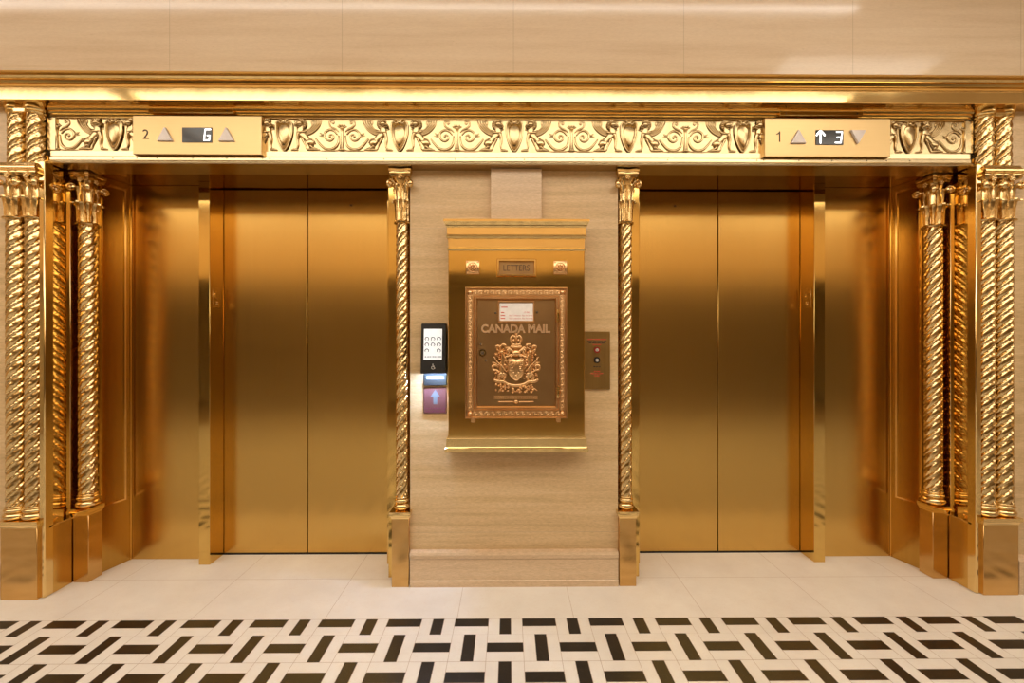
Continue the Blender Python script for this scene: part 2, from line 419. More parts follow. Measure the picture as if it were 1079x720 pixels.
# ------------------------------------------------------------------ elevator doors and recesses
for s, side in ((-1, 'left'), (1, 'right')):
    # two sliding leaves
    for k, (a, d) in enumerate(((1.232, 1.7255), (.7235, 1.228))):
        pos = 'outer' if k == 0 else 'inner'
        where = ('beside the outer brass post' if k == 0 else 'beside the slim column next to the stone pier')
        t = thing('elevator_door', f'satin brass {side} elevator door leaf {where}', 'elevator door', (s * (a + d) / 2, Y_DOOR, 0), 'elevator door leaves')
        q = B(); q.box(s * a, s * d, Y_DOOR, Y_DOOR + .035, .008, SOF_IN - .006, .002); q.build('leaf_panel', 'satin', t)
        if k == 1:
            q = B(); q.lathe([(.0012, -.002), (.005, -.002), (.005, .003), (.0012, .003)], n=14)
            o = q.build('lock_hole', 'blackline', t, raw=True); o.location = (s * .97 - t.location.x, Y_DOOR - .0004 - t.location.y, 2.085); o.rotation_euler = (pi / 2, 0, 0)
    q = B(); q.box(s * .70, s * 1.76, Y_DOOR + .04, Y_DOOR + .08, 0, SOF_IN); struct(q, 'trim_8' if s < 0 else 'trim_9', 'blackline', smooth=False)
    # sill
    q = B(); q.box(s * .72, s * 1.73, Y_DOOR - .004, Y_DOOR + .04, -.01, .006); struct(q, 'trim_10' if s < 0 else 'trim_11', 'blackline', smooth=False)
    # outer post with floor marking
    t = thing('door_post', f'polished brass door post between the {side} elevator leaves and its side panel', 'door post', (s * 1.758, 2.50, 0))
    q = B(); q.box(s * 1.727, s * 1.79, 2.44, 2.66, 0, SOF_IN, .0015); q.build('post_body', 'mirror', t)
    q = B()
    q.box(s * 1.7245, s * 1.7275, 2.462, 2.532, 1.47, 1.58, .0008); pl = q.build('floor_plate', 'satin', t)
    q = B(); face_text(q, 'G', 0, 0, 0, h=.042, extrude=.003)
    o = q.build('floor_letter', 'polished', pl, raw=True)
    o.rotation_euler = (0, 0, pi / 2 if s < 0 else -pi / 2); o.location = Vector((s * 1.7245, 2.497, 1.54)) - t.location
    for i, (dy, dz) in enumerate(((0, 0), (.012, 0), (0, -.012), (.012, -.012))):
        q = B(); q.lathe([(.0036, 0), (.003, .0018), (.0012, .0026)], n=10)
        o = q.build('braille_dot', 'polished', pl, raw=True); o.rotation_euler = (0, -s * pi / 2, 0)
        o.location = Vector((s * 1.7245, 2.492 + dy, 1.50 + dz)) - t.location
    # inner post behind the slim column
    q = B(); q.box(s * .658, s * .722, 2.44, 2.66, 0, SOF_IN, .0015)
    tag(q.build('door_post', 'mirror'), f'narrow brass door post half hidden behind the slim column of the {side} elevator', 'door post')
    # fixed side panel
    q = B(); q.box(s * 1.79, s * 2.24, 2.506, 2.55, 0.001, SOF_IN - .001, .001)
    tag(q.build('side_panel', 'satin'), f'plain satin brass fixed panel beside the {side} elevator doors', 'wall panel')
    # splayed jamb panel
    A = Vector((s * 2.226, 2.506, 0)); Bp = Vector((s * 2.268, 2.345, 0))
    dv = (Bp - A); L = dv.length; dv.normalize(); nv = Vector((-s, 0, 0)); nv = (nv - dv * nv.dot(dv)).normalized()
    t = thing('jamb_panel', f'slanting brass jamb panel with a raised frame in the {side} elevator recess', 'wall panel', tuple((A + Bp) / 2))
    def jp(u, w, z): p = A + dv * u + nv * w; return (p.x, p.y, z)
    def jbar(q, u0, u1, w0, w1, z0, z1, bev=0):
        q.rings([[jp(u0, w0, z), jp(u1, w0, z), jp(u1, w1, z), jp(u0, w1, z)] for z in (z0, z1)])
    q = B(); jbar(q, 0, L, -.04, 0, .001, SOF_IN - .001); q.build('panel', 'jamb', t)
    for nm, (u0, u1, z0, z1) in {'stile': (.030, .040, .37, 2.135), 'outer_stile': (L - .03, L - .02, .37, 2.135), 'rail': (.030, L - .02, .36, .37), 'head_rail': (.030, L - .02, 2.135, 2.145)}.items():
        q = B(); jbar(q, u0, u1, -.001, .006, z0, z1); q.build(nm, 'polished', t)
    q = B(); jbar(q, .001, .009, -.001, .004, .001, SOF_IN - .001); q.build('corner_bead', 'mirror', t)
    # return between jamb and single column
    q = B(); q.box(s * 2.262, s * 2.346, 2.347, 2.362, 0, SOF_IN - .001)
    tag(q.build('corner_strip', 'mirror'), f'narrow brass corner strip behind the single twisted column of the {side} elevator', 'trim')
    # mirror reveal between the single column and the end columns
    t = thing('reveal_panel', f'polished brass reveal mirroring the single twisted column of the {side} elevator', 'wall panel', (s * 2.325, 2.2, 0))
    q = B(); q.box(s * 2.348, s * 2.362, 2.160, 2.345, .345, SOF_IN - .001, .001); q.build('panel', 'mirror', t)
    q = B(); q.box(s * 2.326, s * 2.362, 2.150, 2.345, .001, .345, .001); q.build('plinth', 'satin', t)
    q = B(); q.box(s * 2.338, s * 2.350, 2.268, 2.276, .345, SOF - .06, .001); q.build('frame_bead', 'polished', t)
    q = B(); q.box(s * 2.322, s * 2.350, 2.150, 2.276, .338, .348, .001); q.build('frame_sill', 'polished', t)
    q = B(); q.box(s * 2.322, s * 2.350, 2.128, 2.172, .001, SOF - .002, .004); q.build('edge_stile', 'polished', t)
    # plate behind the slim column
    q = B(); q.box(s * .530, s * .675, 2.300, 2.44, .001, SOF - .001, .001)
    tag(q.build('backing_plate', 'mirror'), f'flat brass plate behind the slim column on the {side} of the stone pier', 'wall panel')

# ------------------------------------------------------------------ columns
def shaft_bm(r, z0, z1, n, pitch=.0715, nt=44, per=20, cx=0, cy=0, rope=False):
    q = B(); nz = int((z1 - z0) / pitch * per) + 1; rs = []
    for i in range(nz + 1):
        z = z0 + (z1 - z0) * i / nz; ring = []
        for k in range(nt):
            th = 2 * pi * k / nt
            ph = z / pitch - n * th / (2 * pi); u = ph - math.floor(ph)
            if u < .12: h = .58 + .42 * sin(pi * u / .12)
            elif u < .24: h = .58 + .36 * sin(pi * (u - .12) / .12)
            elif u < .31: h = .02
            else:
                v = (u - .31) / .69
                h = .10 + .80 * sin(pi * v ** .85) ** .55
                if rope:
                    if .38 < v < .66: h += .16 * sin(14 * th) - .08
                else:
                    h += .06 * cos(2 * pi * v * 3) * sin(pi * v)
                    tt = ((th * 3 / (2 * pi) + .40) % 1) - .5            # scroll knobs, three around
                    d2 = (tt / .075) ** 2 + ((v - .45) / .17) ** 2
                    h += .30 * math.exp(-d2) - .22 * math.exp(-(sqrt(d2) - 1.9) ** 2 / .10)
            rr = r * (.76 + .245 * max(0, min(1.22, h)))
            ring.append((cx + rr * sin(th), cy - rr * cos(th), z))
        rs.append(ring)
    q.rings(rs); return q

def base_prof(r, z0=.39, z1=.462):
    H = z1 - z0; p = []
    def torus(zc, hh, ro):
        for a in range(-80, 81, 20): p.append((ro - hh + hh * cos(math.radians(a)), zc + hh * sin(math.radians(a))))
    p.append((r * .8, z0)); torus(z0 + .26 * H, .24 * H, r * 1.27)
    p.append((r * 1.08, z0 + .53 * H)); torus(z0 + .70 * H, .13 * H, r * 1.17)
    p.append((r * 1.03, z0 + .87 * H)); torus(z0 + .92 * H, .06 * H, r * 1.08); p.append((r * .8, z1))
    return p

def leaf(q, ang, r0, zb, h, w, out, cx, cy):
    """acanthus leaf standing against the bell, tip rolling outward; thick closed sheet"""
    nu, nvv = 9, 6; front, back = [], []
    for i in range(nu):
        t = i / (nu - 1)
        zz = zb + h * (sin(t * pi * .62) / sin(pi * .5)) * .98
        rad = r0 + .002 + out * t ** 2.2 + (.004 if i == nu - 2 else 0)
        ww = w * (.70 + .40 * sin(pi * t)) * (1 - .60 * t ** 3) * (1 + .16 * cos(t * pi * 8))
        f, bk = [], []
        for j in range(nvv):
            a = (j / (nvv - 1) - .5) * 2
            rr = rad + .006 * (1 - abs(a)) - .004 * abs(a) + .0018 * cos(a * pi * 2.5)
            aa = ang + a * ww / max(r0, .03)
            f.append((cx + rr * sin(aa), cy - rr * cos(aa), zz)); rb = rr - .005
            bk.append((cx + rb * sin(aa), cy - rb * cos(aa), zz - .001))
        front.append(f); back.append(bk)
    q.rings([f + list(reversed(bk)) for f, bk in zip(front, back)])
    return q

def capital(parent, r, zb, zt, W, cx=0, cy=0, abacus=True):
    H = zt - zb; n = 32
    def sq(a, hw, p):
        c_, s_ = abs(cos(a)), abs(sin(a)); return hw / ((c_ ** p + s_ ** p) ** (1 / p))
    q = B(); rs = []
    for t, hw, p in ((0, r * .86, 2), (.01, r * 1.25, 2), (.035, r * 1.30, 2), (.055, r * 1.15, 2), (.07, r * .92, 2), (.35, r * .95, 2.1), (.62, r * 1.0, 2.2), (.80, W * .33, 2.4), (.86, W * .36, 3)):
        rs.append([(cx + sq(2 * pi * k / n, hw, p) * cos(2 * pi * k / n), cy + sq(2 * pi * k / n, hw, p) * sin(2 * pi * k / n), zb + t * H) for k in range(n)])
    q.rings(rs); cap = q.build('capital', 'cast', parent)
    # abacus with hollowed sides
    q = B(); rs = []; n2 = 40
    for t, f in ((.86, .84), (.89, .90), (.93, .95), (.95, .93), (.96, 1.0), (1.0, 1.02)):
        ring = []
        for k in range(n2):
            a = 2 * pi * k / n2; hw = W / 2 * f
            rad = sq(a, hw, 14) * (1 - .10 * cos(2 * a) ** 4)
            ring.append((cx + rad * cos(a), cy + rad * sin(a), zb + t * H))
        rs.append(ring)
    q.rings(rs); q.build('abacus', 'cast', cap)
    for k in range(8):
        q = B(); leaf(q, k * pi / 4, r * .93, zb + .07 * H, .38 * H, r * .36, r * .62, cx, cy); q.build('lower_leaf', 'cast_leaf', cap)
    for k in range(8):
        q = B(); leaf(q, k * pi / 4 + pi / 8, r * .90, zb + .30 * H, .44 * H, r * .30, r * .58, cx, cy); q.build('upper_leaf', 'cast_leaf', cap)
    # corner volutes : a coil in the diagonal plane
    for k in range(4):
        a = pi / 4 + k * pi / 2; dx, dy = cos(a), sin(a)
        R0 = min(.0215, W * .18); cr, cz = W * .60, zb + .715 * H
        q = B(); pts = []; rad = []
        pts.append((cr - R0 * 1.9, cz - R0 * 1.6)); rad.append(.004)
        pts.append((cr - R0 * 1.35, cz + R0 * .1)); rad.append(.0048)
        N = 34
        for i in range(N):
            ph = pi * .80 - i / (N - 1) * 2 * pi * 1.75; rr = R0 * (1 - .80 * i / (N - 1))
            pts.append((cr + rr * cos(ph), cz + rr * sin(ph))); rad.append(.0056 - .0020 * i / (N - 1))
        perp = Vector((-dy, dx, 0)); rs = []
        P3 = [Vector((cx + u * dx, cy + u * dy, z)) for u, z in pts]
        for i, p in enumerate(P3):
            tn = (P3[min(i + 1, len(P3) - 1)] - P3[max(i - 1, 0)]).normalized(); nn = tn.cross(perp)
            rs.append([p + nn * rad[i] * cos(2 * pi * m / 8) + perp * .011 * sin(2 * pi * m / 8) for m in range(8)])
        q.rings(rs)
        hub = [[Vector((cx + (cr + g * cos(2 * pi * m / 12)) * dx, cy + (cr + g * cos(2 * pi * m / 12)) * dy, cz + g * sin(2 * pi * m / 12))) + perp * w for m in range(12)]
               for g, w in ((.002, -.013), (.006, -.011), (.006, .011), (.002, .013))]
        q.rings(hub); q.build('volute', 'cast', cap)
    # little flower on each face under the abacus
    for k in range(4):
        a = k * pi / 2
        q = B(); me_pts = [(0, 0, .007)] + [(.009 * cos(m * 2 * pi / 5), .009 * sin(m * 2 * pi / 5), .0062) for m in range(5)]
        for u, v, rr in me_pts:
            q.frame((u, 0, v)); q.blob(0, 0, rr, rr, .007, n=8, m=3)
        R = Matrix.Translation((cx, cy, zb + .86 * H)) @ Matrix.Rotation(a, 4, 'Z') @ Matrix.Translation((0, -W * .40, 0))
        q.bm.transform(R); q.build('flower', 'cast', cap)
    return cap

PITCH = .0715
def pedestal(parent, x0, x1, y0, y1, top=.39):
    q = B(); q.box(x0, x1, y0, y1, 0.0, .358, .0015); p = q.build('pedestal', 'satin_dark', parent)
    q = B(); q.rings([[(x0 - o, y0 - o, z), (x1 + o, y0 - o, z), (x1 + o, y1 + o * .2, z), (x0 - o, y1 + o * .2, z)] for o, z in ((0, .352), (.002, .356), (.004, .364), (.009, .368), (.011, .376), (.011, top))])
    q.build('pedestal_cap', 'polished', p); return p
M['satin_dark'] = metal('pedestal_brass', (.62, .37, .125), (.72, .45, .17), .20, stretch=(1, 1, 5), nscale=5, bstr=.10, bscale=(6, 6, 14), bdist=.004, rvar=.05)

def single_column(name, label, r, n, W, hw, depth):
    t = thing(name, label, 'column')
    pedestal(t, -hw, hw, -depth / 2, depth / 2)
    q = B(); q.lathe(base_prof(r)); q.build('column_base', 'cast', t)
    shaft_bm(r, .462, 1.897, n).build('shaft', 'cast', t, angle=60)
    capital(t, r, 1.885, 2.160, W)
    return t
mid = single_column('twisted_column', 'slim twisted brass column at the left edge of the stone pier', .033, 3, .118, .044, .085)
mid.location = (-.589, 2.2525, 0); mid['group'] = 'slim twisted columns beside the stone pier'
o = dup(mid); o.location = (.589, 2.2525, 0); o['label'] = 'slim twisted brass column at the right edge of the stone pier'
inn = single_column('twisted_column', 'single twisted brass column inside the left elevator recess', .0405, 3, .108, .040, .078)
inn.location = (-2.282, 2.306, 0); inn['group'] = 'single twisted columns in the elevator recesses'
o = dup(inn); o.location = (2.282, 2.306, 0); o['label'] = 'single twisted brass column inside the right elevator recess'

def double_column(s, label):
    t = thing('double_column', label, 'column', (s * 2.43, 2.16, 0), 'paired end columns')
    xi, xo, yc, r = s * 2.395, s * 2.488, 2.158, .0415
    x0, x1 = sorted((s * 2.345, s * 2.522))
    pedestal(t, x0, x1, 2.115, 2.20, .388)
    q = B(); q.box(s * 2.364, s * 2.53, 2.205, 2.30, .0, 2.40); q.build('back_plate', 'mirror', t)
    for x in (xi, xo):
        q = B(); q.lathe(base_prof(r, .388, .455), x, yc); q.build('column_base', 'cast', t)
        shaft_bm(r, .455, 1.885, 3, cx=x, cy=yc).build('shaft', 'cast', t, angle=60)
        capital(t, r, 1.875, 2.118, .112, x, yc)
    q = B(); q.rings([[(a - o, 2.105 - o, z), (b_ + o, 2.105 - o, z), (b_ + o, 2.21, z), (a - o, 2.21, z)] for a, b_ in [sorted((s * 2.345, s * 2.54))] for o, z in ((.0, 2.117), (.005, 2.120), (.005, 2.126), (.0, 2.129), (-.006, 2.136), (-.010, 2.15))])
    q.build('impost', 'cast', t)
    for x in (xi, xo):
        shaft_bm(.042, 2.148, 2.405, 3, pitch=.074, cx=x, cy=2.165, rope=True).build('upper_shaft', 'cast', t, angle=60)
    q = B()
    for x in (xi, xo): q.lathe([(.03, 2.400), (.045, 2.402), (.049, 2.409), (.046, 2.416), (.050, 2.420), (.052, 2.428), (.052, 2.4398)], x, 2.165, cap=True)
    q.box(min(xi, xo), max(xi, xo), 2.122, 2.21, 2.402, 2.439, .003)
    q.build('top_moulding', 'polished', t)
    return t
double_column(-1, 'pair of twisted brass columns on one pedestal at the left end')
double_column(1, 'pair of twisted brass columns on one pedestal at the right end')

# ------------------------------------------------------------------ frieze relief (unit = height of the field)
FH = .161; FZ = 2.236; HP = .2915            # field height, its foot, shield to candelabrum
def px(x, y): return ((x - 557) / 252, (382 - y) / 252)
def SP(pts): return [px(*p) for p in pts]
def sp_pts(cx, cy, r0, r1, a0, turns, n=22):
    return [(cx + (r0 + (r1 - r0) * i / (n - 1)) * cos(a0 + turns * 2 * pi * i / (n - 1)), cy + (r0 + (r1 - r0) * i / (n - 1)) * sin(a0 + turns * 2 * pi * i / (n - 1))) for i in range(n)]
def half_scroll(q):
    # big C from the foot of the stem to the griffin's haunch, closing in an inner coil
    q.stroke(SP([(583, 262), (586, 310), (606, 348), (650, 370), (700, 358), (738, 320), (764, 286)]), [.024, .034, .038, .04, .038, .034, .024], 1.0)
    q.stroke(SP([(590, 376), (640, 380), (700, 380), (740, 378)]), [.02, .022, .016, .01], .9)
    q.stroke(SP([(598, 248), (620, 222), (655, 212), (688, 232), (696, 262), (680, 290), (652, 300), (628, 284), (626, 262), (645, 250), (660, 262), (652, 274)]), [.024, .031, .033, .033, .033, .032, .03, .028, .025, .024, .023, .02], 1.0)
    q.blob(*px(652, 266), .03, .03, .035)
    q.stroke(SP([(694, 250), (716, 250), (735, 236)]), [.02, .03, .008], .9)
    q.stroke(SP([(690, 262), (718, 262), (742, 258)]), [.015, .02, .006], .9)
    # upper tendril
    q.stroke(SP([(584, 228), (606, 208), (636, 194), (656, 174), (654, 148), (636, 138), (620, 150), (628, 164), (638, 156)]), [.016, .026, .028, .028, .026, .024, .023, .02, .018], 1.0)
def stem(q):
    q.stroke(SP([(557, 196), (557, 225), (557, 262), (557, 310), (557, 350), (557, 372)]), [.07, .045, .040, .048, .066, .08], .8, k=8)
    q.stroke(SP([(524, 186), (557, 194), (590, 186)]), [.022, .03, .022], 1.1)
    for x in (538, 557, 576): q.blob(*px(x, 178), .026, .03, .04)
    for x in (534, 557, 580): q.blob(*px(x, 374), .03, .026, .04)
def griffin(q):
    for f, w in enumerate((.027, .026, .024, .022)):                                                           # wing feathers
        d = f * 19
        q.stroke(SP([(856 - f * 3, 254 - f * 11), (812 + d * .2, 246 - d * .5), (766 + d * .55, 216 - d * .42), (734 + d * .85, 174 - d * .2), (720 + d * 1.05, 134)]), [w * 1.1, w * 1.2, w * 1.15, w, w * .5], 1.3)
    q.stroke(SP([(796, 314), (832, 288), (862, 258), (884, 226)]), [.092, .086, .10, .10], .62, k=10)           # trunk
    q.stroke(SP([(822, 296), (804, 318), (802, 346)]), [.10, .115, .07], .55, k=8); q.stroke(SP([(772, 322), (784, 298), (808, 292), (826, 306)]), [.016, .022, .022, .014], 1.3, w0=.04)                                                                 # haunch
    q.stroke(SP([(806, 344), (786, 358), (756, 367)]), [.055, .042, .03], 1.2)                                  # shank
    q.stroke(SP([(738, 372), (780, 369), (830, 371)]), [.024, .040, .030], 1.2)                                 # hind paw
    q.stroke(SP([(886, 236), (884, 206), (880, 180)]), [.10, .10, .09], .8, k=10)                                # neck
    for i in range(9):                                                                                          # mane locks
        a = .95 + i * .47; x, y = 878 + 38 * cos(a), 170 - 36 * sin(a)
        q.stroke(SP([(878 + 20 * cos(a), 170 - 20 * sin(a)), (x, y), (x - 11 * sin(a), y - 11 * cos(a))]), [.026, .030, .014], 1.3, w0=.03)
    q.blob(*px(886, 172), .098, .10, .16)                                                                       # head
    q.blob(*px(912, 182), .058, .050, .15)                                                                      # muzzle
    q.stroke(SP([(888, 158), (904, 156), (918, 166)]), .014, 1.6, w0=.13)                                       # brow
    q.stroke(SP([(896, 200), (914, 199), (928, 192)]), .013, 1.6, w0=.10)                                       # jaw
    q.stroke(SP([(898, 240), (909, 290), (905, 338), (914, 366)]), [.062, .046, .034, .028], 1.2)               # foreleg
    q.stroke(SP([(908, 373), (930, 371), (956, 375)]), [.026, .036, .022], 1.2)
    q.stroke(SP([(872, 280), (858, 312), (846, 338), (838, 366)]), [.042, .032, .026, .020], 1.2)
    q.stroke(SP([(866, 236), (846, 230), (830, 214)]), [.045, .038, .014], 1.3, w0=.03)
    q.stroke(SP([(768, 146), (790, 140), (800, 158), (786, 172), (772, 164)]), [.012, .018, .020, .018, .012], 1.1)
SH = [(0, 1.0), (.12, 1.0), (.17, .93), (.245, .86), (.262, .72), (.25, .55), (.215, .38), (.15, .2), (.07, .06), (0, .0)]
def shield(q):
    ol = SH + [(-u, v) for u, v in reversed(SH[1:-1])]
    q.slab(ol, 0, .045, .02)
    ol2 = [(u * .70, .49 + (v - .49) * .74) for u, v in ol]
    q.slab(ol2, .03, .060, .02, .028)
    q.stroke([p for p in SH[2:]], .022, 1.2, w0=.03); q.stroke([(-u, v) for u, v in SH[2:]], .022, 1.2, w0=.03)
    for sg in (-1, 1): q.stroke([(sg * .16, .92), (sg * .08, .86), (sg * .05, .95), (sg * .12, .99)], .02, 1.2, w0=.04)
    q.blob(0, .90, .05, .06, .06, w0=.04)

def motif(fn, x, flip, parent, name, lo, hi):
    q = B().frame((x, Y_FRIEZE, FZ), FH, flip); q.ce, q.se, q.hs = .62, .5, .95; fn(q); q.clip(lo, hi)
    if not len(q.bm.faces): q.bm.free(); return
    q.build(name, 'frieze', parent, angle=50)
def full_scroll(q):
    f = q.fl; half_scroll(q); q.fl = -f; half_scroll(q); q.fl = f; stem(q)
def frieze(label, x0, x1, shields, scrolls):
    t = thing('frieze_panel', label, 'frieze', ((x0 + x1) / 2, Y_FRIEZE, FZ), 'relief panels over the elevators')
    q = B(); q.box(x0, x1, Y_FRIEZE, Y_FRIEZE + .02, 2.234, 2.400); q.build('ground_plate', 'frieze', t)
    q = B(); q.box(x0, x1, Y_FRIEZE - .008, Y_FRIEZE + .001, 2.3965, 2.4035, .002); q.build('upper_bead', 'polished', t)
    for x in shields:
        motif(shield, x, 1, t, 'shield', x0, x1)
        motif(griffin, x - HP, 1, t, 'griffin', x0, x1)
        motif(griffin, x + HP, -1, t, 'griffin', x0, x1)
    for x in scrolls: motif(full_scroll, x, 1, t, 'scroll', x0, x1)
    return t
PX0 = 1.264; PX1 = 1.904
shs = [.0 + .583 * k for k in (-2, -1, 0, 1, 2)]
frieze('long relief panel of winged lions and shields between the two floor displays', -PX0, PX0, shs, [x + HP for x in shs[:-1]])
lp = frieze('short relief panel at the left end beside the plate numbered 2', -2.306, -PX1, [-2.02], [-2.02 - HP])
rp = frieze('short relief panel at the right end beside the plate numbered 1', PX1, 2.306, [2.022], [2.022 + HP])
for s, t in ((-1, lp), (1, rp)):
    q = B(); q.box(s * 2.306, s * 2.350, 2.166, Y_FRIEZE + .02, 2.233, 2.4, .003); q.build('end_stile', 'frieze', t)

# ------------------------------------------------------------------ floor displays
YP = 2.146
def seg_glyph(q, x, z, w, h, segs, th=.0062, y=YP - .0045, slant=.12):
    S = {'a': ((0, 1), (1, 1)), 'b': ((1, 1), (1, .5)), 'c': ((1, .5), (1, 0)), 'd': ((0, 0), (1, 0)), 'e': ((0, .5), (0, 0)), 'f': ((0, 1), (0, .5)), 'g': ((.2, .5), (1, .5)), 'h': ((.55, .44), (1, .44)), 'j': ((1, .44), (1, 0))}
    q.frame((x, y, z))
    for c in segs:
        (u0, v0), (u1, v1) = S[c]
        p = [((u0 - .5) * w + (v0 - .5) * h * slant, (v0 - .5) * h), ((u1 - .5) * w + (v1 - .5) * h * slant, (v1 - .5) * h)]
        q.stroke(p, th / 2, .15, k=4, sub=1)
def tri(q, x, z, w, h, up):
    sg = 1 if up else -1
    q.frame((x, YP, z)); q.slab([(-w / 2, -sg * h / 2), (w / 2, -sg * h / 2), (w * .02, sg * h / 2), (-w * .02, sg * h / 2)][::sg], 0, .010, .04)
def indicator(s, num, label):
    t = thing('floor_display', label, 'floor indicator', (s * (PX0 + PX1) / 2, 2.17, 2.2), 'floor displays')
    xa, xb = sorted((s * PX0, s * PX1))
    q = B(); q.box(xa, xb, YP, Y_FRIEZE + .02, 2.205, 2.3975, .0015); q.build('faceplate', 'plate', t)
    X = lambda f: xa + (xb - xa) * f
    zc = 2.297
    q = B()
    f = dict(num=.10, a1=.255, disp=.50, a2=.73) if s < 0 else dict(num=.112, a1=.262, disp=.512, a2=.735)
    
    if num == '1':
        q.frame((X(f['num']), YP, zc + .008)); q.stroke([(.004, -.024), (.004, .024)], .0034, .4, k=4, sub=1); q.stroke([(.003, .022), (-.004, .015), (-.011, .012)], .0028, .4, k=4, sub=1)
    else: face_text(q, num, X(f['num']), YP + .0002, zc + .008, h=.047, extrude=.0012)
    q.build('car_number', 'darkink', t)
    q = B(); tri(q, X(f['a1']), zc + .006, .080, .070, True); q.build('up_arrow', 'arrowwhite', t)
    q = B(); tri(q, X(f['a2']), zc + .006, .080, .070, s < 0); q.build('second_arrow', 'arrowwhite', t)
    q = B(); w = .148 if s < 0 else .14
    q.box(X(f['disp']) - w / 2, X(f['disp']) + w / 2, YP - .0035, YP + .004, zc - .033, zc + .041, .0008); d = q.build('display', 'glossblack', t)
    q = B()
    if s < 0: seg_glyph(q, X(f['disp']) + .052, zc + .004, .026, .054, 'afedjh')
    else: seg_glyph(q, X(f['disp']) + .045, zc + .004, .028, .054, 'abcdg')
    q.build('lit_floor', 'whiteglow', d)
    if s > 0:
        q = B().frame((X(f['disp']) - .047, YP - .0042, zc + .004))
        q.stroke([(0, -.028), (0, .030)], .0042, .15, sub=1); q.stroke([(-.020, .010), (-.010, .024), (0, .031), (.010, .024), (.020, .010)], .0042, .15)
        q.build('lit_arrow', 'whiteglow', d)
    # retaining strip above, with screws
    xs, xe = X(.12), X(.78)
    q = B(); q.box(xs, xe, 2.144, 2.16, 2.412, 2.433, .002); st = q.build('retaining_strip', 'mirror', t)
    for x in (xs + .03, xe - .03):
        q = B().frame((x, 2.1442, 2.4225)); q.blob(0, 0, .004, .004, .002, n=8, m=2); q.build('screw', 'engraved', st)
    return t
indicator(-1, '2', 'brass floor display plate numbered 2 showing G')
indicator(1, '1', 'brass floor display plate numbered 1 showing an up arrow and 3')

# ------------------------------------------------------------------ mailbox
XM = .010; HW = .339; YB = 2.12; YD = 2.098
mb = thing('mailbox', 'large polished brass wall mailbox with crest on the stone pier', 'mailbox', (XM, Y_WALL, .722))
q = B(); q.box(XM - HW, XM + HW, YB, Y_WALL, .79, 1.74, .003); q.build('body', 'mirror', mb)
q = B(); q.rect_stack(XM - HW, XM + HW, YB, Y_WALL, [(-.002, 1.718), (.003, 1.720), (.0055, 1.727), (.003, 1.733), (-.001, 1.735), (-.001, 1.745), (.0, 1.778), (.006, 1.781), (.009, 1.789), (.006, 1.798), (.005, 1.800), (.005, 1.834), (.008, 1.836), (.011, 1.842), (.012, 1.846), (.016, 1.852), (.021, 1.862), (.0215, 1.873)])
q.build('crown', 'polished', mb, angle=12)
q = B(); q.rect_stack(XM - HW, XM + HW, YB, Y_WALL, [(.012, .722), (.016, .724), (.016, .742), (.010, .746), (.009, .748), (.009, .789), (.006, .793), (.0, .800)])
q.build('sill', 'polished', mb, angle=12)
# letter slot
q = B()
def rframe(q, x0, x1, z0, z1, y, w, h, yb=None):
    """picture-frame moulding, front proud of y by h"""
    sec = [(0, 0), (0, h * .7), (w * .25, h), (w * .75, h), (w, h * .35), (w, 0)]
    cs = [((x0, z0), (1, 1)), ((x1, z0), (-1, 1)), ((x1, z1), (-1, -1)), ((x0, z1), (1, -1))]
    rs = [[(cx + dx * a, y - d, cz + dz * a) for a, d in sec] for (cx, cz), (dx, dz) in cs]
    q.rings(rs + [rs[0]], closed=True, cap=False)
    bmesh.ops.remove_doubles(q.bm, verts=list(q.bm.verts), dist=1e-6)
    return q
rframe(q, XM - .098, XM + .098, 1.590, 1.679, YB, .014, .016); sl = q.build('letter_slot', 'polished', mb, angle=25)
q = B(); q.box(XM - .085, XM + .085, YB - .004, YB + .002, 1.602, 1.667); fl_ = q.build('flap', 'bronze_panel', sl)
q = B(); face_text(q, 'LETTERS', XM, YB - .0036, 1.635, w=.130, h=.030, extrude=.0022); q.build('slot_lettering', 'engraved', sl)
# rosettes
for sx in (-1, 1):
    cx = XM + sx * .217; cz = 1.637
    q = B(); q.box(cx - .034, cx + .034, YB - .007, YB + .001, cz - .034, cz + .034, .003)
    q.frame((cx, YB - .007, cz))
    q.stroke([(.023 * cos(a * pi / 8), .023 * sin(a * pi / 8)) for a in range(17)], .0025, 1)
    for a in range(8): q.blob(.013 * cos(a * pi / 4), .013 * sin(a * pi / 4), .0065, .0042, .009, a * pi / 4, 8, 3)
    q.blob(0, 0, .006, .006, .007, 0, 8, 3)
    for ax in (-1, 1):
        for az in (-1, 1): q.blob(ax * .026, az * .026, .006, .0035, .004, ax * az * pi / 4, 8, 3)
    q.build('rosette', 'bronze', mb, angle=50)
# collection door
DX0, DX1, DZ0, DZ1 = XM - .2525, XM + .2485, .892, 1.536
dr = None
q = B(); q.box(DX0 + .004, DX1 - .004, YD + .004, YB + .001, DZ0 + .004, DZ1 - .004); dr = q.build('collection_door', 'bronze', mb)
q = B(); rframe(q, DX0, DX1, DZ0, DZ1, YD + .004, .007, .012); q.build('outer_moulding', 'bronze', dr, angle=25)
q = B()
def orn(q, x, z, ang, sc):
    q.frame((x, YD + .003, z), sc)
    ca, sa = cos(ang), sin(ang)
    R = lambda u, v: (u * ca - v * sa, u * sa + v * ca)
    q.stroke([R(-1, -.5), R(-.4, .5), R(.3, .6), R(.7, .1), R(.35, -.25), R(.1, .1)], [.12, .2, .22, .2, .16, .12], 1, k=4, sub=2)
    q.stroke([R(.1, -.75), R(.6, -.6), R(1.0, -.2)], [.1, .2, .08], 1, k=4, sub=2)
    q.blob(*R(-.55, -.65), .22, .16, .2, ang, 6, 2)
i0, i1, j0, j1 = DX0 + .024, DX1 - .024, DZ0 + .024, DZ1 - .024
nx, nz = 15, 21
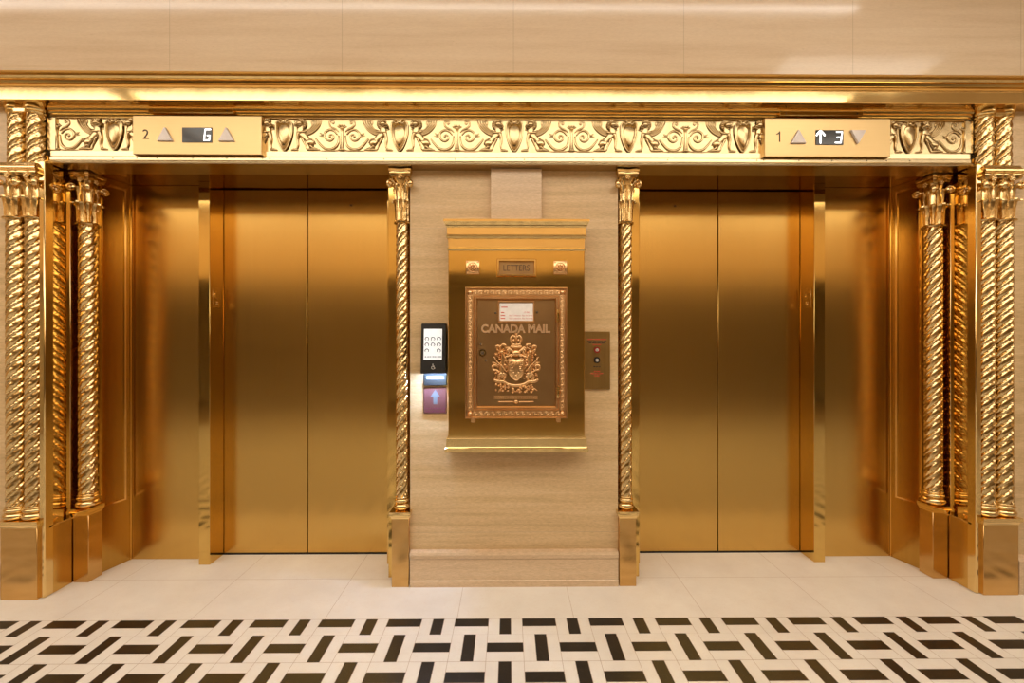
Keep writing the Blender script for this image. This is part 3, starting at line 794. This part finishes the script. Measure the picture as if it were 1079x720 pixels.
for k in range(nx):
    x = i0 + .022 + (i1 - i0 - .044) * k / (nx - 1)
    orn(q, x, j1, 0, .0125); orn(q, x, j0, 0, .0125)
for k in range(nz):
    z = j0 + .022 + (j1 - j0 - .044) * k / (nz - 1)
    orn(q, i0, z, pi / 2, .0125); orn(q, i1, z, pi / 2, .0125)
for x in (i0, i1):
    for z in (j0, j1): q.frame((x, YD + .003, z)); q.blob(0, 0, .013, .013, .012, 0, 10, 3)
q.box(i0 - .013, i1 + .013, YD + .0025, YD + .004, j1 - .013, j1 + .013); q.box(i0 - .013, i1 + .013, YD + .0025, YD + .004, j0 - .013, j0 + .013)
q.box(i0 - .013, i0 + .013, YD + .0025, YD + .004, j0, j1); q.box(i1 - .013, i1 + .013, YD + .0025, YD + .004, j0, j1)
q.build('leaf_border', 'bronze', dr)
q = B(); rframe(q, DX0 + .043, DX1 - .043, DZ0 + .043, DZ1 - .043, YD + .004, .017, .018); q.build('inner_moulding', 'bronze', dr, angle=25)
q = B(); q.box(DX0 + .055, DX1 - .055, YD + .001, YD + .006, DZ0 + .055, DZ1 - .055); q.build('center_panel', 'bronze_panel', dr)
YF = YD + .001
def PXm(x, y): return (-.03 + (x - 539.5) / 450 * 2.1 + .0172, 1.27 + (360 - y) / 450 * 2.1)
# window for the collection card
x0, z1 = PXm(524.5, 317); x1, z0 = PXm(563.5, 340)
q = B(); rframe(q, x0, x1, z0, z1, YF, .009, .009); wf = q.build('card_window', 'bronze', dr, angle=25)
cardt = thing('collection_card', 'white card with red print in the window of the brass mailbox', 'card', ((x0 + x1) / 2, YF, z0 + .01))
q = B(); q.box(x0 + .0085, x1 - .0085, YF - .0025, YF, z0 + .0085, z1 - .012, .0003); q.build('sheet', 'paper', cardt)
q = B()
yy = YF - .0025
def ink(q, txt, fx, fy, w, h): 
    face_text(q, txt, x0 + (x1 - x0) * fx, yy, z0 + (z1 - z0) * fy, w=w, h=h, extrude=.0004)
ink(q, '17:00', .78, .46, .026, .0075)
q.build('print_line', 'redink', cardt); q = B()
ink(q, 'No Collection', .47, .32, .058, .0068); ink(q, 'Pas de levée', .80, .32, .050, .0068)
q.build('print_line', 'redink', cardt); q = B()
ink(q, 'No Collection', .47, .19, .058, .0068); ink(q, 'Pas de levée', .80, .19, .050, .0068)
for fx, fy, w in ((.18, .70, .030), (.13, .46, .016), (.14, .32, .022), (.14, .19, .022)):
    X0 = x0 + (x1 - x0) * fx - w / 2; q.build('print_line', 'redink', cardt); q = B(); q.box(X0, X0 + w, yy - .0004, yy, z0 + (z1 - z0) * fy - .0022, z0 + (z1 - z0) * fy + .0022)
q.build('print_line', 'redink', cardt)
q = B(); ca, cb = PXm(507, 352), PXm(580, 341)
me = text_mesh('CANADA MAIL', 1, 0, .044, fill='NONE'); xs = [v.co.x for v in me.vertices]; ys = [v.co.y for v in me.vertices]
me.transform(Matrix.Translation((-(min(xs) + max(xs)) / 2, -(min(ys) + max(ys)) / 2, 0)))
kx_, ky_ = (cb[0] - ca[0]) / (max(xs) - min(xs)), .043 / (max(ys) - min(ys))
for v in me.vertices: v.co = (v.co.x * kx_, v.co.y * ky_, v.co.z * .17)
q.add_mesh(me, Matrix.Translation(((ca[0] + cb[0]) / 2, YF - .0015, (ca[1] + cb[1]) / 2)) @ Matrix.Rotation(pi / 2, 4, 'X')); bpy.data.meshes.remove(me)
q.build('raised_lettering', 'bronze_high', dr, angle=60)
# keyhole and screws
kx, kz = PXm(508.5, 372)
q = B().frame((kx, YF, kz)); q.slab([(.017 * cos(a * pi / 12), .017 * sin(a * pi / 12)) for a in range(24)], 0, .007, .10); q.build('lock_ring', 'polished', dr)
q = B().frame((kx, YF - .006, kz)); q.slab([(.0105 * cos(a * pi / 12), .0105 * sin(a * pi / 12)) for a in range(24)], 0, .0025, .05); q.build('lock_cylinder', 'engraved', dr)
for (x, y) in ((506.5, 363), (512, 380), (522.3, 330), (566, 329.3)):
    sx, sz = PXm(x, y); q = B().frame((sx, YF, sz)); q.blob(0, 0, .006, .006, .002, n=10, m=3); q.build('screw', 'engraved', dr)
# hinges and feet
for y in (333, 413):
    hx, hz = PXm(587.8, y); q = B(); q.lathe([(.002, hz - .030), (.0075, hz - .029), (.0085, hz - .012), (.0065, hz - .010), (.0085, hz - .008), (.0085, hz + .008), (.0065, hz + .010), (.0085, hz + .012), (.0075, hz + .029), (.002, hz + .030)], hx, YD - .013, 12)
    q.build('hinge', 'polished', dr)
for x in (498.5, 588.5):
    fx, fz = PXm(x, 443.5); q = B(); q.box(fx - .011, fx + .011, YD - .002, YB + .001, fz - .008, fz + .016, .003); q.build('foot', 'bronze', dr)
# coat of arms
cx_, cz_ = PXm(543.8, 430)
q = B().frame((cx_, YF, cz_), .1)
u = 2.1 / 450 / 8 / .1
def C(x, y): return ((x - 310) * u, (720 - y) * u)
def CS(l): return [C(*p) for p in l]
def both(fn):
    for sg in (1, -1):
        q.fl = sg; fn()
    q.fl = 1
k_ = u
q.stroke(CS([(272, 204), (310, 208), (348, 204)]), 13 * k_, .9); q.stroke(CS([(276, 184), (310, 188), (344, 184)]), 9 * k_, .9)
both(lambda: (q.stroke(CS([(344, 176), (356, 140), (338, 112), (312, 128)]), 9 * k_, 1.1), q.blob(*C(330, 150), 12 * k_, 14 * k_, .09)))
q.stroke(CS([(310, 176), (310, 140), (310, 112)]), 9 * k_, 1.1); q.blob(*C(310, 104), 9 * k_, 9 * k_, .1); q.stroke(CS([(298, 94), (322, 94)]), 5 * k_, 1); q.stroke(CS([(310, 86), (310, 102)]), 5 * k_, 1)
# helmet and mantling
q.blob(*C(310, 258), 40 * k_, 32 * k_, .16); q.stroke(CS([(268, 288), (290, 268), (310, 264), (330, 268), (352, 288)]), 8 * k_, 1.2, w0=.05)
def mantle():
    q.stroke(CS([(340, 245), (366, 226), (382, 240), (372, 262), (392, 272)]), [12 * k_, 14 * k_, 13 * k_, 12 * k_, 8 * k_], 1.0)
    q.stroke(CS([(346, 272), (372, 284), (396, 292), (404, 310)]), 10 * k_, 1.0)
    q.stroke(CS([(358, 236), (372, 212), (392, 220), (384, 234)]), 9 * k_, 1.0)
both(mantle)
# shield of arms
sho = [(0, 316), (40, 306), (64, 314), (66, 380), (58, 430), (34, 462), (0, 486)]
ol = [((a) * u, (720 - b_) * u) for a, b_ in sho] + [(-a * u, (720 - b_) * u) for a, b_ in reversed(sho[1:-1])]
q.slab(ol, 0, .14, .05, .05)
q.stroke(ol + [ol[0]], 5 * k_, 1.2, w0=.10)
q.stroke(CS([(310, 316), (310, 400)]), 3.5 * k_, 1.3, w0=.165); q.stroke(CS([(252, 358), (368, 358)]), 3.5 * k_, 1.3, w0=.15); q.stroke(CS([(252, 402), (368, 402)]), 3.5 * k_, 1.3, w0=.15)
for x, y in ((276, 328), (276, 346), (344, 336), (276, 380), (344, 372), (344, 388)): q.blob(*C(x, y), 13 * k_, 6 * k_, .04, w0=.16)
for x, y in ((290, 424), (330, 424), (310, 450)): q.blob(*C(x, y), 11 * k_, 13 * k_, .05, w0=.14)
# supporters: rearing lion left, horned horse right, each with a flag
def beast(horn):
    q.stroke(CS([(424, 456), (428, 400), (424, 350), (420, 300), (424, 262)]), [17 * k_, 22 * k_, 20 * k_, 22 * k_, 18 * k_], .85, k=8)
    q.blob(*C(430, 246), 25 * k_, 22 * k_, .20); q.blob(*C(408, 256), 15 * k_, 11 * k_, .18)
    for a in range(5): q.blob(*C(448 + 5 * (a % 2), 240 + a * 17), 12 * k_, 10 * k_, .15)
    q.stroke(CS([(416, 318), (392, 326), (378, 344)]), [14 * k_, 11 * k_, 9 * k_], 1)
    q.stroke(CS([(424, 350), (400, 362), (382, 382)]), [14 * k_, 11 * k_, 9 * k_], 1)
    q.stroke(CS([(436, 430), (408, 436), (400, 462), (412, 482)]), [20 * k_, 15 * k_, 10 * k_, 9 * k_], 1)
    q.stroke(CS([(444, 440), (458, 460), (448, 486), (466, 490)]), [16 * k_, 11 * k_, 9 * k_, 8 * k_], 1)
    q.stroke(CS([(446, 424), (476, 402), (500, 400), (508, 372), (488, 358), (470, 370), (478, 346), (506, 338)]), [8 * k_, 9 * k_, 10 * k_, 11 * k_, 11 * k_, 10 * k_, 8 * k_, 6 * k_], 1.2)
    q.stroke(CS([(396, 410), (430, 366), (468, 330), (496, 290)]), 5 * k_, 1.4, w0=.08)
    q.stroke(CS([(398, 214), (400, 192), (424, 186), (436, 200)]), [9 * k_, 11 * k_, 11 * k_, 8 * k_], 1.1); q.stroke(CS([(446, 214), (460, 196), (476, 204), (470, 220)]), [8 * k_, 10 * k_, 11 * k_, 8 * k_], 1.1)
    q.blob(*C(464, 232), 16 * k_, 11 * k_, .12, .5); q.blob(*C(474, 272), 15 * k_, 11 * k_, .12, -.5); q.blob(*C(486, 300), 10 * k_, 9 * k_, .1)
    if horn: q.stroke(CS([(424, 228), (400, 206)]), [6 * k_, 2 * k_], 1.2, sub=1, w0=.08)
q.fl = 1; beast(True); q.fl = -1; beast(False); q.fl = 1
random.seed(11)
for sg in (1, -1):
    q.fl = sg
    for i in range(58):
        x = 372 + random.random() * 116; y = 196 + random.random() * 286
        if x > 470 and y < 236: continue
        q.blob(*C(x, y), (6 + 7 * random.random()) * k_, (4 + 5 * random.random()) * k_, .05 + .05 * random.random(), random.random() * 3, 8, 3)
q.fl = 1
# motto ribbon, flowers, lower band
q.stroke(CS([(132, 486), (160, 500), (200, 498), (240, 520), (310, 532), (380, 520), (420, 498), (460, 500), (488, 486)]), 13 * k_, .7)
random.seed(3)
for i in range(46):
    x = 136 + random.random() * 348; y = 530 + random.random() * 66 - 12 * (abs(x - 310) / 174)
    q.blob(*C(x, y), (7 + 8 * random.random()) * k_, (6 + 6 * random.random()) * k_, .06 + .06 * random.random(), random.random() * 3, 8, 3)
for i in range(14):
    x = 140 + random.random() * 340; y = 545 + random.random() * 40
    q.stroke(CS([(x, y), (x + 14 - random.random() * 28, y - 14), (x + 24 - random.random() * 48, y + 6)]), 5 * k_, 1.2, k=4, sub=2)
q.build('coat_of_arms', 'bronze', dr, angle=60)
q = B().frame((cx_, YF, cz_), .1)
q.slab([C(124, 648), C(492, 648), C(492, 616), C(124, 616)], 0, .035, .01)
x = 134
random.seed(5)
while x < 482:
    w = 6 + random.random() * 9; q.stroke(CS([(x, 626), (x + w * .3, 640)]), 3.2 * k_, 1.2, k=4, sub=1, w0=.03); x += w + 3
q.stroke(CS([(165, 668), (285, 668)]), 5 * k_, 1, sub=1); q.stroke(CS([(335, 668), (455, 668)]), 5 * k_, 1, sub=1); q.blob(*C(310, 668), 19 * k_, 17 * k_, .08)
q.build('motto_plate', 'bronze', dr)

# ------------------------------------------------------------------ keypad, direction sign, call plate
kt = thing('destination_keypad', 'black wall keypad with lit white touch screen left of the mailbox', 'keypad', (-.41, Y_WALL, 1.04))
YK = 2.165
def wedge(q, x0, x1, z0, z1, yt, yb, yw, bev=.004):
    t = bmesh.new(); vs = [t.verts.new(p) for p in ((x0, yb, z0), (x1, yb, z0), (x1, yw, z0), (x0, yw, z0), (x0, yt, z1), (x1, yt, z1), (x1, yw, z1), (x0, yw, z1))]
    for f in ((0, 1, 5, 4), (1, 2, 6, 5), (2, 3, 7, 6), (3, 0, 4, 7), (4, 5, 6, 7), (3, 2, 1, 0)): t.faces.new([vs[i] for i in f])
    bmesh.ops.bevel(t, geom=list(t.edges), offset=bev, segments=1, affect='EDGES'); q.join(t)
KX0, KX1, KZ0, KZ1 = -.474, -.346, 1.108, 1.362
q = B(); wedge(q, KX0, KX1, KZ0, KZ1, 2.175, 2.155, Y_WALL - .02); q.build('housing', 'black', kt)
def yk(z): return 2.155 + (2.175 - 2.155) * (z - KZ0) / (KZ1 - KZ0)
def kq(q, x0, x1, z0, z1, off): q.rings([[(x0, yk(z0) - off, z0), (x1, yk(z0) - off, z0), (x1, yk(z1) - off, z1), (x0, yk(z1) - off, z1)], [(x0, yk(z0) + .003, z0), (x1, yk(z0) + .003, z0), (x1, yk(z1) + .003, z1), (x0, yk(z1) + .003, z1)]])
q = B(); kq(q, -.459, -.367, 1.178, 1.334, .0012); scn = q.build('touch_screen', 'screen', kt, smooth=False)
q = B()
for r_ in range(3):
    for c_ in range(3):
        if r_ == 2 and c_ == 1: continue
        bx, bz = -.443 + c_ * .030, 1.283 - r_ * .030
        q.frame((bx, yk(bz) - .0012, bz)); q.stroke([(.0095 * cos(a * pi / 6), .0095 * sin(a * pi / 6)) for a in range(13)], .0022, .3, k=3, sub=1)
        if (r_ + c_ * 2) % 3 != 1: q.stroke([(.003, -.006), (.010, -.010)], .0022, .3, k=3, sub=1)
for i in range(7):
    bx = -.452 + i * .0125; q.frame((bx, yk(1.193) - .0012, 1.193)); q.stroke([(0, 0), (.006 + .002 * (i % 2), 0)], .0025, .3, k=3, sub=1)
q.build('screen_symbols', 'screenline', scn)
# wheelchair symbol button
q = B().frame((-.410, yk(1.142) - .0005, 1.142))
q.stroke([(.0075 * cos(a) - .001, .0075 * sin(a) - .004) for a in [2.2 + i * .42 for i in range(10)]], .0014, .6, k=4, sub=1)
q.stroke([(-.002, .008), (-.001, .000), (.005, .000), (.008, -.008)], .0016, .6, k=4, sub=1); q.blob(-.002, .0125, .0026, .0026, .0015, n=8, m=3); q.stroke([(-.001, .005), (.005, .004)], .0012, .6, k=4, sub=1)
q.build('wheelchair_symbol', 'chrome', kt)
q = B(); q.box(-.472, -.350, Y_WALL - .022, Y_WALL, 1.040, 1.100, .004); br = q.build('bracket', 'black', kt)
q = B(); q.box(-.455, -.365, Y_WALL - .0235, Y_WALL - .021, 1.074, 1.090, .0008); q.build('bracket_label', 'signarrow', br)
q = B(); q.box(-.466, -.354, 2.172, 2.190, 1.1072, 1.114); q.build('light_bar', 'led', kt)
q = B(); q.box(-.474, -.470, Y_WALL - .0225, Y_WALL + .001, 1.12, 1.34); q.box(-.470, -.352, Y_WALL - .0225, Y_WALL + .001, 1.10, 1.35); q.build('rear_mount', 'black', kt)

st = thing('direction_sign', 'small mauve sign with a grey up arrow under the black keypad', 'sign', (-.41, Y_WALL, .895))
q = B(); q.box(-.474, -.352, Y_WALL - .010, Y_WALL, .893, 1.030, .004); q.build('sign_plate', 'signred', st)
q = B().frame((-.412, Y_WALL - .010, .978)); q.slab([(-.010, -.036), (.010, -.036), (.010, .004), (.025, .004), (.0, .042), (-.025, .004), (-.010, .004)], 0, .002, .01); q.build('arrow', 'signarrow', st)
q = B()
for z, ws in ((.921, (.018, .008, .026, .016, .014)), (.906, (.024, .016, .02, .026))):
    x = -.462
    for w in ws: q.box(x, x + w, Y_WALL - .0106, Y_WALL - .009, z - .003, z + .003); x += w + .005
q.build('sign_print', 'signink', st)

cp = thing('call_plate', 'bronze elevator key switch plate right of the mailbox', 'control plate', (.43, Y_WALL, 1.02))
q = B(); q.box(.3625, .501, Y_WALL - .012, Y_WALL, 1.020, 1.322, .0015); q.build('faceplate', 'callplate', cp)
yc = Y_WALL - .012
for z, ws, m_ in ((1.281, (.030, .034, .028), 'redink'), (1.253, (.010, .012, .016), 'redink'), (1.113, (.012, .018), 'redink'), (1.102, (.014, .020, .024), 'redink'), (1.091, (.012, .012), 'redink'),
                  (1.270, (.026, .020, .030, .016), 'darkink'), (1.263, (.014, .024, .018, .020), 'darkink'), (1.139, (.010, .012, .008), 'darkink')):
    tot = sum(ws) + .003 * (len(ws) - 1); x = .432 - tot / 2; q = B()
    for w in ws: q.box(x, x + w, yc - .0005, yc + .001, z - .0022, z + .0022); x += w + .003
    q.build('print_line', m_, cp)
for z, m_ in ((1.226, 'redring'), (1.173, 'black')):
    q = B().frame((.432, yc, z)); q.slab([(.0175 * cos(a * pi / 12), .0175 * sin(a * pi / 12)) for a in range(24)], 0, .006, .06); r_ = q.build('switch_ring', m_, cp)
    q = B().frame((.432, yc - .005, z)); q.slab([(.010 * cos(a * pi / 10), .010 * sin(a * pi / 10)) for a in range(20)], 0, .004, .08); q.build('key_cylinder', 'chrome', r_)

# ------------------------------------------------------------------ lamps of the lobby and added light panels
def panel_light(x0, x1, y0, y1, label):
    t = thing('ceiling_light', label, 'ceiling light', ((x0 + x1) / 2, (y0 + y1) / 2, CEIL), 'ceiling light panels')
    q = B(); q.box(x0, x1, y0, y1, CEIL - .012, CEIL - .004); q.build('diffuser', 'lamp', t, smooth=False)
    q = B()
    for a in ((x0 - .03, x1 + .03, y0 - .03, y0), (x0 - .03, x1 + .03, y1, y1 + .03), (x0 - .03, x0, y0, y1), (x1, x1 + .03, y0, y1)): q.box(*a, CEIL - .02, CEIL)
    q.build('light_frame', 'polished', t)
panel_light(1.95, 3.08, .80, 1.30, 'small ceiling light panel near the stone wall at the right end of the lobby')
for xa, xb, w_ in ((-6.6, -3.25, 'at the left end of the lobby'), (-3.1, 2.8, 'over the middle of the lobby'), (3.0, 6.6, 'at the right end of the lobby')):  # large panels added out of view for broad light and even reflections
    panel_light(xa, xb, -1.30, .70 if xa < 2.9 else .1, 'large added light panel, unseen, on the ceiling ' + w_)
t = thing('strip_light', 'long thin strip light along the ceiling in front of the stone wall', 'strip light', (-.7, 1.75, CEIL))
q = B(); q.box(-3.6, 2.06, 1.735, 1.765, CEIL - .040, CEIL - .025, .002); q.build('tube', 'strip', t)
q = B(); q.box(-3.62, 2.08, 1.725, 1.775, CEIL - .025, CEIL, .002); q.build('housing', 'ceiling', t)

w = bpy.data.worlds.new('world'); SC.world = w; w.use_nodes = True
w.node_tree.nodes['Background'].inputs['Color'].default_value = (1, .9, .78, 1); w.node_tree.nodes['Background'].inputs['Strength'].default_value = .05
SC.cycles.max_bounces = 10; SC.cycles.glossy_bounces = 6; SC.cycles.diffuse_bounces = 4
SC.cycles.use_denoising = True; SC.cycles.sample_clamp_indirect = 6
SC.view_settings.view_transform = 'Standard'; SC.view_settings.look = 'None'
SC.view_settings.gamma = 1; SC.view_settings.use_curve_mapping = False
SC.view_settings.exposure = 0.5
